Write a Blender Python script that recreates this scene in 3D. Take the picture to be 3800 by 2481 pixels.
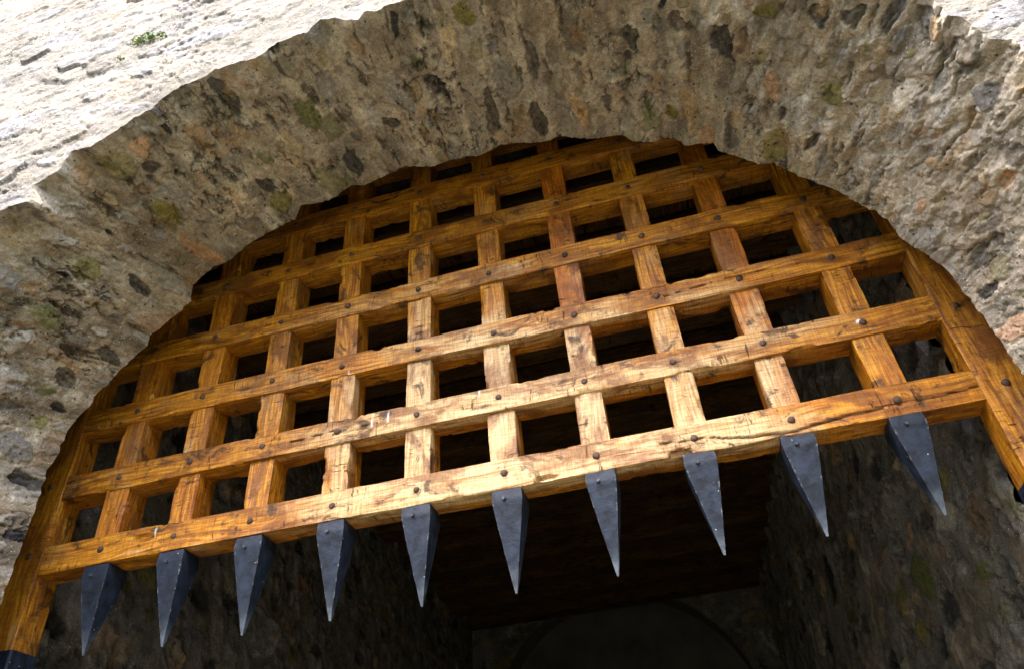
import bpy, math
import numpy as np
from mathutils import Matrix, Vector

for o in list(bpy.data.objects):
    bpy.data.objects.remove(o)
SC = bpy.context.scene
COL = SC.collection
U = 0.3            # one gate bay in metres
ZH = 2.67          # height of the bottom rail above the ground

# ------------------------------------------------------------------ camera
R = np.array([[0.9641778, 0.2546925, -0.07411417],
              [0.21365645, -0.5801006, 0.78602431],
              [-0.15720082, 0.77370215, 0.61373682]])
CP = np.array([2.14018951 * U, -7.01554603 * U, -3.72787885 * U + ZH])
cam = bpy.data.cameras.new("camera")
cam.lens = 26.10
cam.sensor_width = 36
cam.clip_start = 0.05
cam.clip_end = 2000
co_ = bpy.data.objects.new("camera", cam)
COL.objects.link(co_)
M = Matrix(((R[0][0], R[1][0], -R[2][0], CP[0]), (R[0][1], R[1][1], -R[2][1], CP[1]),
            (R[0][2], R[1][2], -R[2][2], CP[2]), (0, 0, 0, 1)))
co_.matrix_world = M
SC.camera = co_

# ------------------------------------------------------------------ light
SUN_EL, SUN_AZ = 65.0, 20.0      # elevation; degrees to the left of straight in front
W = bpy.data.worlds.new("World")
SC.world = W
W.use_nodes = True
nt = W.node_tree
bg = nt.nodes["Background"]
sky = nt.nodes.new("ShaderNodeTexSky")
sky.sky_type = 'NISHITA'
sky.sun_disc = False
sky.sun_elevation = math.radians(SUN_EL)
sky.sun_rotation = math.radians(180 + SUN_AZ)
sky.air_density = 1.0
sky.dust_density = 4.0
nt.links.new(sky.outputs[0], bg.inputs[0])
bg.inputs[1].default_value = 0.15
sun = bpy.data.lights.new("sun", 'SUN')
sun.energy = 2.0
sun.angle = math.radians(0.53)
sun.color = (1.0, 0.965, 0.91)
so = bpy.data.objects.new("sun", sun)
COL.objects.link(so)
e, a = math.radians(SUN_EL), math.radians(SUN_AZ)
d = Vector((math.sin(a) * math.cos(e), math.cos(a) * math.cos(e), -math.sin(e)))
so.rotation_euler = d.to_track_quat('-Z', 'Y').to_euler()
SC.view_settings.view_transform = 'Standard'
SC.view_settings.look = 'None'
SC.view_settings.gamma = 1
SC.view_settings.exposure = 3.52
SC.render.engine = 'CYCLES'
SC.cycles.max_bounces = 8
SC.cycles.diffuse_bounces = 5

# ------------------------------------------------------------------ helpers
rng = np.random.default_rng(7)


def _hash(i, j, k, seed):
    h = (i.astype(np.uint32) * np.uint32(374761393) + j.astype(np.uint32) * np.uint32(668265263)
         + k.astype(np.uint32) * np.uint32(2246822519) + np.uint32((seed * 3266489917) & 0xffffffff))
    h = (h ^ (h >> np.uint32(13))) * np.uint32(1274126177)
    h = h ^ (h >> np.uint32(16))
    h = h * np.uint32(2654435761)
    return (h >> np.uint32(8)).astype(np.float64) / 16777216.0


def vnoise(x, y, z, seed=0):
    x = np.asarray(x, float); y = np.broadcast_to(np.asarray(y, float), x.shape); z = np.broadcast_to(np.asarray(z, float), x.shape)
    xi, yi, zi = np.floor(x), np.floor(y), np.floor(z)
    fx, fy, fz = x - xi, y - yi, z - zi
    s = lambda t: t * t * t * (t * (6 * t - 15) + 10)
    fx, fy, fz = s(fx), s(fy), s(fz)
    xi = xi.astype(np.int64); yi = yi.astype(np.int64); zi = zi.astype(np.int64)
    r = 0
    for dx in (0, 1):
        for dy in (0, 1):
            for dz in (0, 1):
                w = (fx if dx else 1 - fx) * (fy if dy else 1 - fy) * (fz if dz else 1 - fz)
                r = r + w * _hash(xi + dx, yi + dy, zi + dz, seed)
    return r * 2 - 1


def fbm(x, y, z=0.0, seed=0, octs=4, gain=0.5):
    r, a_, n = 0, 1.0, 0
    x = np.asarray(x, float); y = np.broadcast_to(np.asarray(y, float), x.shape); z = np.broadcast_to(np.asarray(z, float), x.shape)
    f = 1.0
    for o in range(octs):
        r = r + a_ * vnoise(x * f + 17.3 * o, y * f + 5.1 * o, z * f + 9.7 * o, seed + o)
        n += a_; a_ *= gain; f *= 2.03
    return r / n * 1.6


def sstep(a_, b_, x):
    t = np.clip((x - a_) / (b_ - a_), 0, 1)
    return t * t * (3 - 2 * t)


def mesh_from(name, V, F, mat=None, parent=None, attrs=None, smooth=True, tris=None, sharp=None):
    """V (n,3), F (m,4) quads; tris (k,3)."""
    me = bpy.data.meshes.new(name)
    V = np.asarray(V, np.float32)
    F = np.asarray(F, np.int32).reshape(-1, 4) if F is not None and len(F) else np.zeros((0, 4), np.int32)
    T = np.asarray(tris, np.int32).reshape(-1, 3) if tris is not None and len(tris) else np.zeros((0, 3), np.int32)
    me.vertices.add(len(V)); me.vertices.foreach_set("co", V.ravel())
    loops = np.concatenate([F.ravel(), T.ravel()])
    me.loops.add(len(loops)); me.loops.foreach_set("vertex_index", loops.astype(np.int32))
    n = len(F) + len(T)
    me.polygons.add(n)
    st = np.concatenate([np.arange(len(F)) * 4, len(F) * 4 + np.arange(len(T)) * 3]).astype(np.int32)
    me.polygons.foreach_set("loop_start", st)
    me.update(calc_edges=True)
    me.polygons.foreach_set("use_smooth", np.full(n, smooth))
    for k, v in (attrs or {}).items():
        v = np.asarray(v, np.float32)
        if v.ndim == 1:
            at = me.attributes.new(k, 'FLOAT', 'POINT'); at.data.foreach_set("value", v)
        elif k == 'Col':
            at = me.attributes.new(k, 'FLOAT_COLOR', 'POINT')
            at.data.foreach_set("color", np.c_[v, np.ones(len(v))].astype(np.float32).ravel())
        else:
            at = me.attributes.new(k, 'FLOAT_VECTOR', 'POINT'); at.data.foreach_set("vector", v.ravel())
    me.validate()
    if sharp: me.set_sharp_from_angle(angle=math.radians(sharp))
    if mat:
        me.materials.append(mat)
    ob = bpy.data.objects.new(name, me)
    COL.objects.link(ob)
    if parent:
        ob.parent = parent
    return ob


def grid_faces(nu, nv, flip=False):
    i, j = np.meshgrid(np.arange(nu - 1), np.arange(nv - 1), indexing='ij')
    a_ = i * nv + j
    q = np.stack([a_, a_ + 1, a_ + nv + 1, a_ + nv], -1).reshape(-1, 4)
    return q[:, ::-1] if flip else q


def thing(name, label, cat, loc=(0, 0, 0), group=None):
    o = bpy.data.objects.new(name, None)
    COL.objects.link(o)
    o.location = loc
    o.empty_display_size = 0.1
    o["label"] = label; o["category"] = cat
    if group: o["group"] = group
    return o


# ------------------------------------------------------------------ materials
class NG:
    def __init__(s, name):
        s.m = bpy.data.materials.new(name); s.m.use_nodes = True
        s.t = s.m.node_tree; s.n = s.t.nodes; s.l = s.t.links
        s.b = s.n["Principled BSDF"]; s.out = s.n["Material Output"]

    def node(s, typ, **kw):
        n = s.n.new(typ)
        for k, v in kw.items():
            if k == 'in_':
                for kk, vv in v.items():
                    if isinstance(vv, bpy.types.NodeSocket): s.l.new(vv, n.inputs[kk])
                    else: n.inputs[kk].default_value = vv
            else: setattr(n, k, v)
        return n

    def attr(s, name, out='Color'):
        return s.node('ShaderNodeAttribute', attribute_name=name).outputs[out]

    def math(s, op, a_, b_=0.0, c_=0.0, clamp=False):
        return s.node('ShaderNodeMath', operation=op, use_clamp=clamp, in_={0: a_, 1: b_, 2: c_}).outputs[0]

    def vm(s, op, a_, b_):
        return s.node('ShaderNodeVectorMath', operation=op, in_={0: a_, 1: b_}).outputs[0]

    def noise(s, vec, scale, detail=3, rough=0.5, dist=0.0):
        return s.node('ShaderNodeTexNoise', in_={'Vector': vec, 'Scale': scale, 'Detail': detail, 'Roughness': rough, 'Distortion': dist}).outputs[0]

    def mr(s, v, a_, b_, c_=0.0, d_=1.0, smooth=False):
        n = s.node('ShaderNodeMapRange', in_={'Value': v, 'From Min': a_, 'From Max': b_, 'To Min': c_, 'To Max': d_})
        if smooth: n.interpolation_type = 'SMOOTHSTEP'
        return n.outputs[0]

    def mix(s, f, a_, b_, mode='MIX'):
        n = s.node('ShaderNodeMix', data_type='RGBA', blend_type=mode)
        for k, v in ((0, f), (6, a_), (7, b_)):
            if isinstance(v, bpy.types.NodeSocket): s.l.new(v, n.inputs[k])
            else: n.inputs[k].default_value = (*v, 1) if isinstance(v, tuple) and len(v) == 3 else v
        return n.outputs[2]

    def ramp(s, f, stops):
        n = s.node('ShaderNodeValToRGB', in_={0: f})
        cr = n.color_ramp
        while len(cr.elements) < len(stops): cr.elements.new(0.5)
        for el, (p, c) in zip(cr.elements, stops):
            el.position = p; el.color = (*c, 1)
        return n.outputs[0]

    def bump(s, h, strength, dist, nrm=None):
        n = s.node('ShaderNodeBump', in_={'Height': h, 'Strength': strength, 'Distance': dist})
        if nrm is not None: s.l.new(nrm, n.inputs['Normal'])
        return n.outputs[0]

    def set(s, **kw):
        for k, v in kw.items():
            k = k.replace('_', ' ')
            if isinstance(v, bpy.types.NodeSocket): s.l.new(v, s.b.inputs[k])
            else: s.b.inputs[k].default_value = (*v, 1) if isinstance(v, tuple) and len(v) == 3 else v


def stone_mat(name, gain=1.0, grit=1.0, bumps=1.0):
    g = NG(name)
    pos = g.node('ShaderNodeTexCoord').outputs['Object']
    c = g.attr('Col')
    n1 = g.noise(pos, 9.0, 5, 0.6)
    c = g.mix(g.mr(n1, 0.38, 0.62), g.mix(1.0, c, (0.82, 0.80, 0.77), 'MULTIPLY'), g.mix(1.0, c, (1.16, 1.12, 1.05), 'MULTIPLY'))
    # rusty and ochre staining
    n2 = g.noise(pos, 5.5, 5, 0.62, 0.4)
    c = g.mix(g.mr(n2, 0.58, 0.72, 0, 0.35), c, (0.30, 0.18, 0.08))
    # fine grain
    n3 = g.noise(pos, 55.0, 5, 0.72)
    c = g.mix(g.mr(n3, 0.36, 0.64), g.mix(1.0, c, (0.76, 0.75, 0.74), 'MULTIPLY'), g.mix(1.0, c, (1.20, 1.20, 1.19), 'MULTIPLY'))
    n5 = g.noise(pos, 150.0, 4, 0.75)
    c = g.mix(g.mr(n5, 0.36, 0.64), g.mix(1.0, c, (0.74, 0.74, 0.74), 'MULTIPLY'), g.mix(1.0, c, (1.26, 1.26, 1.26), 'MULTIPLY'))
    # pale sand grains in the mortar
    vo = g.node('ShaderNodeTexVoronoi', in_={'Vector': pos, 'Scale': 95.0})
    n4 = g.noise(pos, 4.0, 2)
    gr = g.math('MULTIPLY', g.mr(vo.outputs['Distance'], 0.16, 0.34, 1, 0), g.mr(n4, 0.42, 0.58, 0, 1.0 * grit))
    sel = g.math('GREATER_THAN', g.node('ShaderNodeSeparateColor', in_={0: vo.outputs['Color']}).outputs[0], 0.55)
    gr = g.math('MULTIPLY', gr, sel)
    gr = g.math('MULTIPLY', gr, g.attr('mortar', 'Fac'))
    c = g.mix(gr, c, (0.52, 0.48, 0.42))
    # tiny dark pores
    vp = g.node('ShaderNodeTexVoronoi', in_={'Vector': pos, 'Scale': 38.0, 'Randomness': 1.0})
    ps = g.math('GREATER_THAN', g.node('ShaderNodeSeparateColor', in_={0: vp.outputs['Color']}).outputs[1], 0.80)
    pores = g.math('MULTIPLY', g.mr(vp.outputs['Distance'], 0.10, 0.20, 1, 0), ps)
    c = g.mix(g.math('MULTIPLY', pores, 0.75), c, (0.03, 0.025, 0.02))
    c = g.mix(1.0, c, (gain, gain, gain), 'MULTIPLY')
    h = g.math('ADD', g.math('MULTIPLY', n3, 0.5), g.math('MULTIPLY', g.noise(pos, 160.0, 3, 0.7), 0.25))
    h = g.math('ADD', h, g.math('MULTIPLY', gr, 0.5))
    h = g.math('SUBTRACT', h, g.math('MULTIPLY', pores, 0.8))
    nb = g.bump(g.noise(pos, 22.0, 5, 0.62), 0.7 * bumps, 0.012)
    nb = g.bump(h, 1.0 * bumps, 0.009, nb)
    g.set(Base_Color=c, Roughness=0.93, Normal=nb)
    g.b.inputs['Specular IOR Level'].default_value = 0.2
    return g.m


def wood_mat(name, tone=1.0, rough=0.42, aged=0.0, coat=0.10):
    g = NG(name)
    gu = g.attr('guv', 'Vector')                       # metres along, metres round, seed
    rnd = g.node('ShaderNodeObjectInfo').outputs['Random']
    off = g.node('ShaderNodeCombineXYZ', in_={0: g.math('MULTIPLY', rnd, 37.0), 1: g.math('MULTIPLY', rnd, 91.0), 2: g.math('MULTIPLY', rnd, 13.0)}).outputs[0]
    p = g.vm('ADD', gu, off)
    sc = lambda x, y, z=1.0: g.vm('MULTIPLY', p, (x, y, z))
    wob = g.noise(sc(2.2, 5.0), 1.0, 2)
    gvec = g.vm('ADD', sc(5.0, 95.0), g.node('ShaderNodeCombineXYZ', in_={1: g.math('MULTIPLY', wob, 7.0)}).outputs[0])
    grain = g.noise(gvec, 1.0, 6, 0.68, 0.25)
    fine = g.noise(sc(22.0, 420.0), 1.0, 3, 0.6)
    blot = g.noise(sc(4.2, 9.0), 1.0, 5, 0.62, 0.6)
    blot2 = g.noise(sc(9.0, 14.0, 3.0), 1.0, 6, 0.7, 0.8)
    silver_ = g.noise(sc(2.0, 7.0, 4.0), 1.0, 6, 0.65, 0.6)
    base = g.ramp(grain, [(0.33, (0.17, 0.050, 0.003)), (0.44, (0.43, 0.142, 0.008)), (0.53, (0.66, 0.255, 0.010)), (0.64, (0.78, 0.385, 0.032))])
    # each beam leans redder or yellower
    tint = g.node('ShaderNodeObjectInfo').outputs['Color']
    base = g.mix(1.0, base, tint, 'MULTIPLY')
    base = g.mix(g.mr(fine, 0.38, 0.55, 0.5, 0), base, (0.17, 0.06, 0.010))
    bl = g.mr(g.math('ADD', g.attr('bleach_highlight', 'Fac'), g.math('MULTIPLY', g.math('SUBTRACT', silver_, 0.5), 2.2)), 0.42, 0.85, 0, 0.85)
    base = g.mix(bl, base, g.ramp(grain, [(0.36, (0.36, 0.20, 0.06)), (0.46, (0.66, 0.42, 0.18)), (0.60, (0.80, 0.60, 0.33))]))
    # brown stain blotches, worn silver patches
    base = g.mix(g.mr(blot, 0.49, 0.60, 0, 0.78), base, (0.20, 0.062, 0.006))
    silver = g.noise(sc(3.1, 6.0, 2.0), 1.0, 5, 0.6, 0.5)
    base = g.mix(g.mr(silver, 0.54, 0.64, 0, 0.22 + aged), base, g.mix(g.mr(grain, 0.4, 0.6), (0.24, 0.13, 0.055), (0.62, 0.42, 0.22)))
    base = g.mix(g.mr(blot2, 0.56, 0.64, 0, 0.85), base, (0.055, 0.026, 0.010))
    # short checks running across the grain (saw and adze marks)
    cr = g.noise(sc(75.0, 11.0), 1.0, 3, 0.6, 1.4)
    msk = g.noise(sc(7.0, 16.0, 5.0), 1.0, 2)
    ck = g.math('MULTIPLY', g.mr(cr, 0.61, 0.67), g.mr(msk, 0.51, 0.60))
    saw = g.noise(sc(210.0, 16.0), 1.0, 3, 0.65)
    base = g.mix(g.mr(saw, 0.40, 0.62, 0.0, 0.5), base, g.mix(1.0, base, (0.50, 0.40, 0.32), 'MULTIPLY'))
    # long checks with the grain
    lg = g.noise(g.vm('ADD', sc(1.6, 60.0), g.node('ShaderNodeCombineXYZ', in_={1: g.math('MULTIPLY', wob, 5.0)}).outputs[0]), 1.0, 2, 0.5)
    lk = g.math('MULTIPLY', g.mr(lg, 0.70, 0.74), 0.8)
    mark = g.math('MAXIMUM', ck, lk)
    mark = g.math('MAXIMUM', mark, g.attr('mark', 'Fac'))
    base = g.mix(g.math('MULTIPLY', mark, 0.8), base, (0.035, 0.014, 0.006))
    base = g.mix(g.attr('pale', 'Fac'), base, (0.75, 0.74, 0.70))
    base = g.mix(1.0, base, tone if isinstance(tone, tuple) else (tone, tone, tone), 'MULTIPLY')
    h = g.math('ADD', g.math('MULTIPLY', grain, 0.55), g.math('MULTIPLY', fine, 0.25))
    h = g.math('SUBTRACT', h, g.math('MULTIPLY', mark, 1.0))
    nb = g.bump(g.noise(sc(40.0, 60.0), 1.0, 5, 0.7), 0.55, 0.006)
    nb = g.bump(h, 0.9, 0.0045, nb)
    g.set(Base_Color=base, Roughness=g.mr(blot2, 0.3, 0.7, rough - 0.08, rough + 0.16), Normal=nb)
    g.b.inputs['Specular IOR Level'].default_value = 0.24
    g.b.inputs['Coat Weight'].default_value = coat
    g.b.inputs['Coat Roughness'].default_value = 0.42
    g.l.new(nb, g.b.inputs['Coat Normal'])
    return g.m


def iron_mat(name, col=(0.012, 0.0165, 0.027), rough=0.55, wear=True):
    g = NG(name)
    pos = g.node('ShaderNodeTexCoord').outputs['Object']
    rnd = g.node('ShaderNodeObjectInfo').outputs['Random']
    pos = g.vm('ADD', pos, g.node('ShaderNodeCombineXYZ', in_={0: g.math('MULTIPLY', rnd, 31.0), 2: rnd}).outputs[0])
    n = g.noise(pos, 26, 5, 0.65)
    c = g.mix(g.mr(n, 0.38, 0.64), tuple(x * 0.6 for x in col), tuple(x * 1.8 for x in col))
    if wear:
        vo = g.node('ShaderNodeTexVoronoi', in_={'Vector': pos, 'Scale': 60.0})
        sel = g.math('GREATER_THAN', g.node('ShaderNodeSeparateColor', in_={0: vo.outputs['Color']}).outputs[0], 0.93)
        sp = g.math('MULTIPLY', g.mr(vo.outputs['Distance'], 0.06, 0.14, 1, 0), sel)
        c = g.mix(sp, c, (0.5, 0.5, 0.47))
        ed = g.math('MULTIPLY', g.attr('edge', 'Fac'), g.mr(g.noise(pos, 45, 5, 0.85), 0.55, 0.68))
        c = g.mix(ed, c, (0.32, 0.33, 0.32))
        tp = g.math('MULTIPLY', g.attr('tip', 'Fac'), g.mr(n, 0.35, 0.65, 0.25, 0.9))
        c = g.mix(tp, c, (0.15, 0.17, 0.19))
    nb = g.bump(g.noise(pos, 120, 4, 0.7), 0.6, 0.002)
    nb = g.bump(n, 0.4, 0.006, nb)
    g.set(Base_Color=c, Roughness=rough, Normal=nb)
    g.b.inputs['Specular IOR Level'].default_value = 0.25
    return g.m


M_STONE = stone_mat('rubble_stone', 1.04, 1.0, 0.75)
M_FACE = stone_mat('pale_limestone', 1.0, 0.3, 1.0)
M_INNER = stone_mat('dark_rubble', 1.0, 0.6)
M_WOOD = wood_mat('oiled_oak')
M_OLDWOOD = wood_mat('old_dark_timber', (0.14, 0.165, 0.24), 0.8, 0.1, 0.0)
M_IRON = iron_mat('painted_iron')
M_NAIL = iron_mat('rusty_nail', (0.075, 0.042, 0.030), 0.6, False)

# ------------------------------------------------------------------ stones
PAL = {
    'dark': [(0.034, 0.032, 0.032), (0.060, 0.050, 0.042), (0.028, 0.030, 0.036), (0.090, 0.080, 0.072)],
    'olive': [(0.155, 0.135, 0.028), (0.19, 0.175, 0.060), (0.095, 0.105, 0.030), (0.20, 0.19, 0.10)],
    'tan': [(0.42, 0.27, 0.13), (0.44, 0.33, 0.20), (0.30, 0.17, 0.085), (0.36, 0.22, 0.14)],
    'grey': [(0.125, 0.122, 0.125), (0.19, 0.182, 0.175), (0.165, 0.150, 0.130), (0.235, 0.22, 0.20), (0.14, 0.12, 0.095)],
    'pale': [(0.50, 0.455, 0.39), (0.43, 0.41, 0.385)],
    'slab': [(0.44, 0.45, 0.51), (0.50, 0.50, 0.55), (0.38, 0.385, 0.43)],
    'mort': [(0.27, 0.225, 0.165), (0.18, 0.145, 0.105), (0.38, 0.33, 0.265), (0.23, 0.20, 0.165)],
}


def make_stones(a0, a1, b0, b1, n, la, lb, weights, seed, given=()):
    """dart-throwing; rows of (a, b, half_a, half_b, angle, kind, proud)"""
    r = np.random.default_rng(seed)
    L = list(given)
    kinds = list(weights); pw = np.array([weights[k] for k in kinds], float); pw /= pw.sum()
    tries = 0
    while len(L) < n + len(given) and tries < n * 40:
        tries += 1
        s = r.lognormal(0, 0.42)
        c = (r.uniform(a0, a1), r.uniform(b0, b1), la * s * r.uniform(0.7, 1.3), lb * s * r.uniform(0.7, 1.3), r.normal(0, 0.22), kinds[r.choice(len(kinds), p=pw)], r.normal(0.3, 1.0))
        ok = True
        for q in L:
            if abs(q[0] - c[0]) < (q[2] + c[2]) * 0.95 and abs(q[1] - c[1]) < (q[3] + c[3]) * 0.95:
                ok = False; break
        if ok: L.append(c)
    return L


def rubble(x, y, seed):
    """2-D cells: returns edge distance, and three random numbers and the offset from the seed of the nearest cell"""
    xi, yi = np.floor(x), np.floor(y)
    f1 = np.full(x.shape, 9.0); f2 = np.full(x.shape, 9.0)
    bx = np.zeros(x.shape); by = np.zeros(x.shape); px = np.zeros(x.shape); py = np.zeros(x.shape)
    for i in (-1, 0, 1):
        for j in (-1, 0, 1):
            cx, cy = (xi + i).astype(np.int64), (yi + j).astype(np.int64)
            z = np.zeros_like(cx)
            qx = cx + 0.1 + 0.8 * _hash(cx, cy, z, seed); qy = cy + 0.1 + 0.8 * _hash(cx, cy, z + 1, seed)
            dx, dy = x - qx, y - qy
            d_ = np.hypot(dx, dy)
            n = d_ < f1
            f2 = np.where(n, f1, np.minimum(f2, d_)); f1 = np.where(n, d_, f1)
            bx = np.where(n, cx, bx); by = np.where(n, cy, by); px = np.where(n, dx, px); py = np.where(n, dy, py)
    bx = bx.astype(np.int64); by = by.astype(np.int64); z = np.zeros_like(bx)
    return f2 - f1, _hash(bx, by, z + 2, seed), _hash(bx, by, z + 3, seed), _hash(bx, by, z + 4, seed), px, py


def stonify(A, B, stones, seed, mortar=(0.30, 0.245, 0.18), relief=1.0, dirt=1.0, ana=1.0, anb=0.6, blend=1.0, base=1.0, streak=0.0):
    """A,B metres; ana/anb stretch the texture. Returns height (m, positive = proud), colour, mortar mask."""
    N = A.shape[0]
    r = np.random.default_rng(seed + 99)
    H = np.zeros(N); C = np.tile(np.array(mortar, float), (N, 1)); MM = np.ones(N)
    P, Q = A * ana, B * anb
    big = fbm(P * 3, Q * 4, 0, seed, 4)
    mid = fbm(P * 17, Q * 17, 1.5, seed + 10, 4, 0.6)
    fin = fbm(P * 70, Q * 80, 0.5, seed + 20, 3, 0.65)
    wa0 = fbm(P * 12, Q * 12, 40.0, seed + 12, 4, 0.6)
    ridge = 1 - np.abs(fbm(P * 11, Q * 12, 4.7, seed + 15, 4, 0.55)) * 2
    C *= (1 + 0.16 * big[:, None] + 0.12 * mid[:, None])
    if streak:
        sk_ = fbm(A * 20 + 0.4 * mid, B * 3.0, 51.0, seed + 13, 4, 0.62)
        C *= (1 + 0.30 * streak * sk_)[:, None]
        H += 0.0045 * streak * sk_
        dk = sstep(0.45, 0.75, fbm(A * 26 + 0.5 * mid, B * 6.0, 61.0, seed + 14, 4, 0.65))
        C *= (1 - 0.55 * streak * dk)[:, None]
        H -= 0.006 * streak * dk
    wa = fbm(A * 24, B * 20, 3.3, seed + 30, 4, 0.7); wb = fbm(A * 22, B * 18, 8.8, seed + 40, 4, 0.7)
    H += base * (0.012 * big + 0.0095 * mid) + 0.0026 * fin + 0.005 * ridge * sstep(-0.3, 0.5, big)
    # rough stones half buried in the mortar, at two sizes
    for (fa, fb, amp, sd, lo) in ((14.0, 8.0, 0.014, 1, -0.25), (38.0, 24.0, 0.0065, 2, -0.05)):
        if anb > 1: fa, fb = fa * 0.45, fb * 1.9
        e_, r1, r2, r3, px, py = rubble(A * fa + 0.30 * wa0 + 0.10 * fin, B * fb + 0.30 * mid + 0.10 * fin, seed + sd)
        msk = sstep(lo, lo + 0.35, fbm(P * 4, Q * 4, 31.0 + sd, seed + 33 + sd, 4, 0.6)) * sstep(0.03, 0.14, e_)
        keep = (r3 > 0.30) * 1.0
        fb_ = 0.45 if base < 1 else 1.0
        H += fb_ * amp * msk * keep * ((r1 - 0.35) * 0.9 + (r2 - 0.5) * 1.8 * px + (r1 - 0.5) * 1.8 * py)
        H -= fb_ * amp * 0.22 * (1 - sstep(0.0, 0.10, e_)) * sstep(lo, lo + 0.35, big + 0.3)
        tcol = np.stack([0.74 + 0.62 * r1 + 0.10 * (r2 - 0.5), 0.74 + 0.62 * r1, 0.76 + 0.62 * r1 - 0.18 * (r2 - 0.5)], -1)
        k_ = (msk * keep * 0.38)[:, None]
        C = C * (1 - k_) + C * tcol * k_
    # large stains
    st1 = sstep(0.05, 0.55, fbm(P * 7, Q * 7, 12.2, seed + 50, 5, 0.62))
    C = C * (1 - 0.34 * dirt * st1[:, None] * np.array([0.8, 0.95, 1.1]))
    lime = sstep(0.38, 0.60, fbm(P * 9, Q * 9, 21.0, seed + 55, 5, 0.62))
    C = C * (1 - 0.45 * lime[:, None]) + np.array([0.40, 0.36, 0.30]) * 0.45 * lime[:, None]
    srt = np.argsort(A, kind='stable'); As = A[srt]
    for (ca, cb, ha, hb, ang, kind, pr) in stones:
        rad = max(ha, hb) * 1.6 + 0.01
        i0, i1 = np.searchsorted(As, [ca - rad, ca + rad])
        idx = srt[i0:i1]
        idx = idx[np.abs(B[idx] - cb) < rad]
        if not len(idx): continue
        hm = min(ha, hb)
        da = A[idx] - ca + wa[idx] * 0.34 * hm + fin[idx] * 0.08 * hm; db = B[idx] - cb + wb[idx] * 0.40 * hm
        cs, sn = math.cos(ang), math.sin(ang)
        x = (da * cs + db * sn) / ha; y = (-da * sn + db * cs) / hb
        sk = r.uniform(-0.45, 0.45)
        x = x * (1 + sk * y)
        # an irregular polygon: support function of a few random directions
        nd = r.integers(5, 8); th = np.sort(r.uniform(0, 0.8, nd) + np.arange(nd) * 2 * math.pi / nd)
        rr_ = r.uniform(0.70, 1.12, nd)
        dist = np.max([(x * math.cos(t_) + y * math.sin(t_)) / q_ for t_, q_ in zip(th, rr_)], axis=0)
        dist = 0.75 * dist + 0.25 * np.hypot(x, y)
        soft = {'dark': 0.05, 'mort': 0.16}.get(kind, 0.06)
        m = 1 - sstep(1 - soft, 1 + soft, dist)
        rim = np.exp(-((dist - 1.10) / 0.09) ** 2)
        col = np.array(PAL[kind][r.integers(len(PAL[kind]))]) * r.uniform(0.82, 1.18)
        # layering inside the stone, along its length
        lay = fbm((x * hm) * 130, (y * hm) * 22, pr, seed + 61, 3, 0.6)
        colv = col[None, :] * (1 + (0.85 if kind == 'dark' else 0.25) * lay[:, None] + 0.30 * mid[idx, None])
        op = r.uniform(0.45, 1.0) if kind in ('grey', 'tan', 'pale', 'mort') else r.uniform(0.8, 1.0)
        sm = sstep(-0.25, 0.35, mid[idx] + r.uniform(-0.5, 0.6)) if kind != 'dark' else sstep(-0.9, -0.35, mid[idx] + 0.25 * lay)
        if pr == 0.6:
            op = 0.80
            sm = np.maximum(sm, 0.35)
        k = (m * op * (0.45 + 0.55 * sm) * blend)[:, None]
        C[idx] = C[idx] * (1 - k) + colv * k
        MM[idx] *= 1 - m * 0.85
        if kind == 'dark':
            H[idx] += relief * m * (-0.011 + 0.007 * lay + 0.008 * wa[idx])
        else:
            tilt = base * (r.normal(0, 0.22) * hm * x + r.normal(0, 0.12) * hm * y)
            H[idx] += relief * (m * (0.0062 * pr + tilt - H[idx] * 0.45 + 0.0016 * lay) - rim * 0.0050 * (1 if pr > 0 else 0.3))
            if kind != 'mort': C[idx] *= (1 + 0.22 * (rim * sm)[:, None])
    crev = sstep(0.86, 0.98, 1 - np.abs(fbm(P * 15 + 0.3 * wa, Q * 9, 15.5, seed + 65, 4, 0.6))) * sstep(0.05, 0.45, fbm(P * 5, Q * 5, 7.7, seed + 66, 3))
    H -= relief * 0.010 * crev
    C *= (1 - 0.65 * dirt * crev)[:, None]
    # pits and hollows between the stones
    pit = sstep(0.50, 0.80, fbm(P * 26, Q * 24, 6.1, seed + 60, 4, 0.65)) * sstep(-0.1, 0.4, fbm(A * 2.5, B * 3, 2.2, seed + 70, 2))
    pit = pit * 0.6
    H -= relief * 0.016 * pit
    C *= (1 - 0.60 * dirt * pit)[:, None]
    oc = sstep(0.42, 0.62, fbm(P * 10, Q * 10, 4.4, seed + 80, 5, 0.65))
    C = C * (1 - 0.45 * dirt * oc[:, None]) + np.array((0.33, 0.20, 0.085)) * 0.45 * dirt * oc[:, None]
    return H, np.clip(C, 0.008, 0.9), MM


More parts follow.
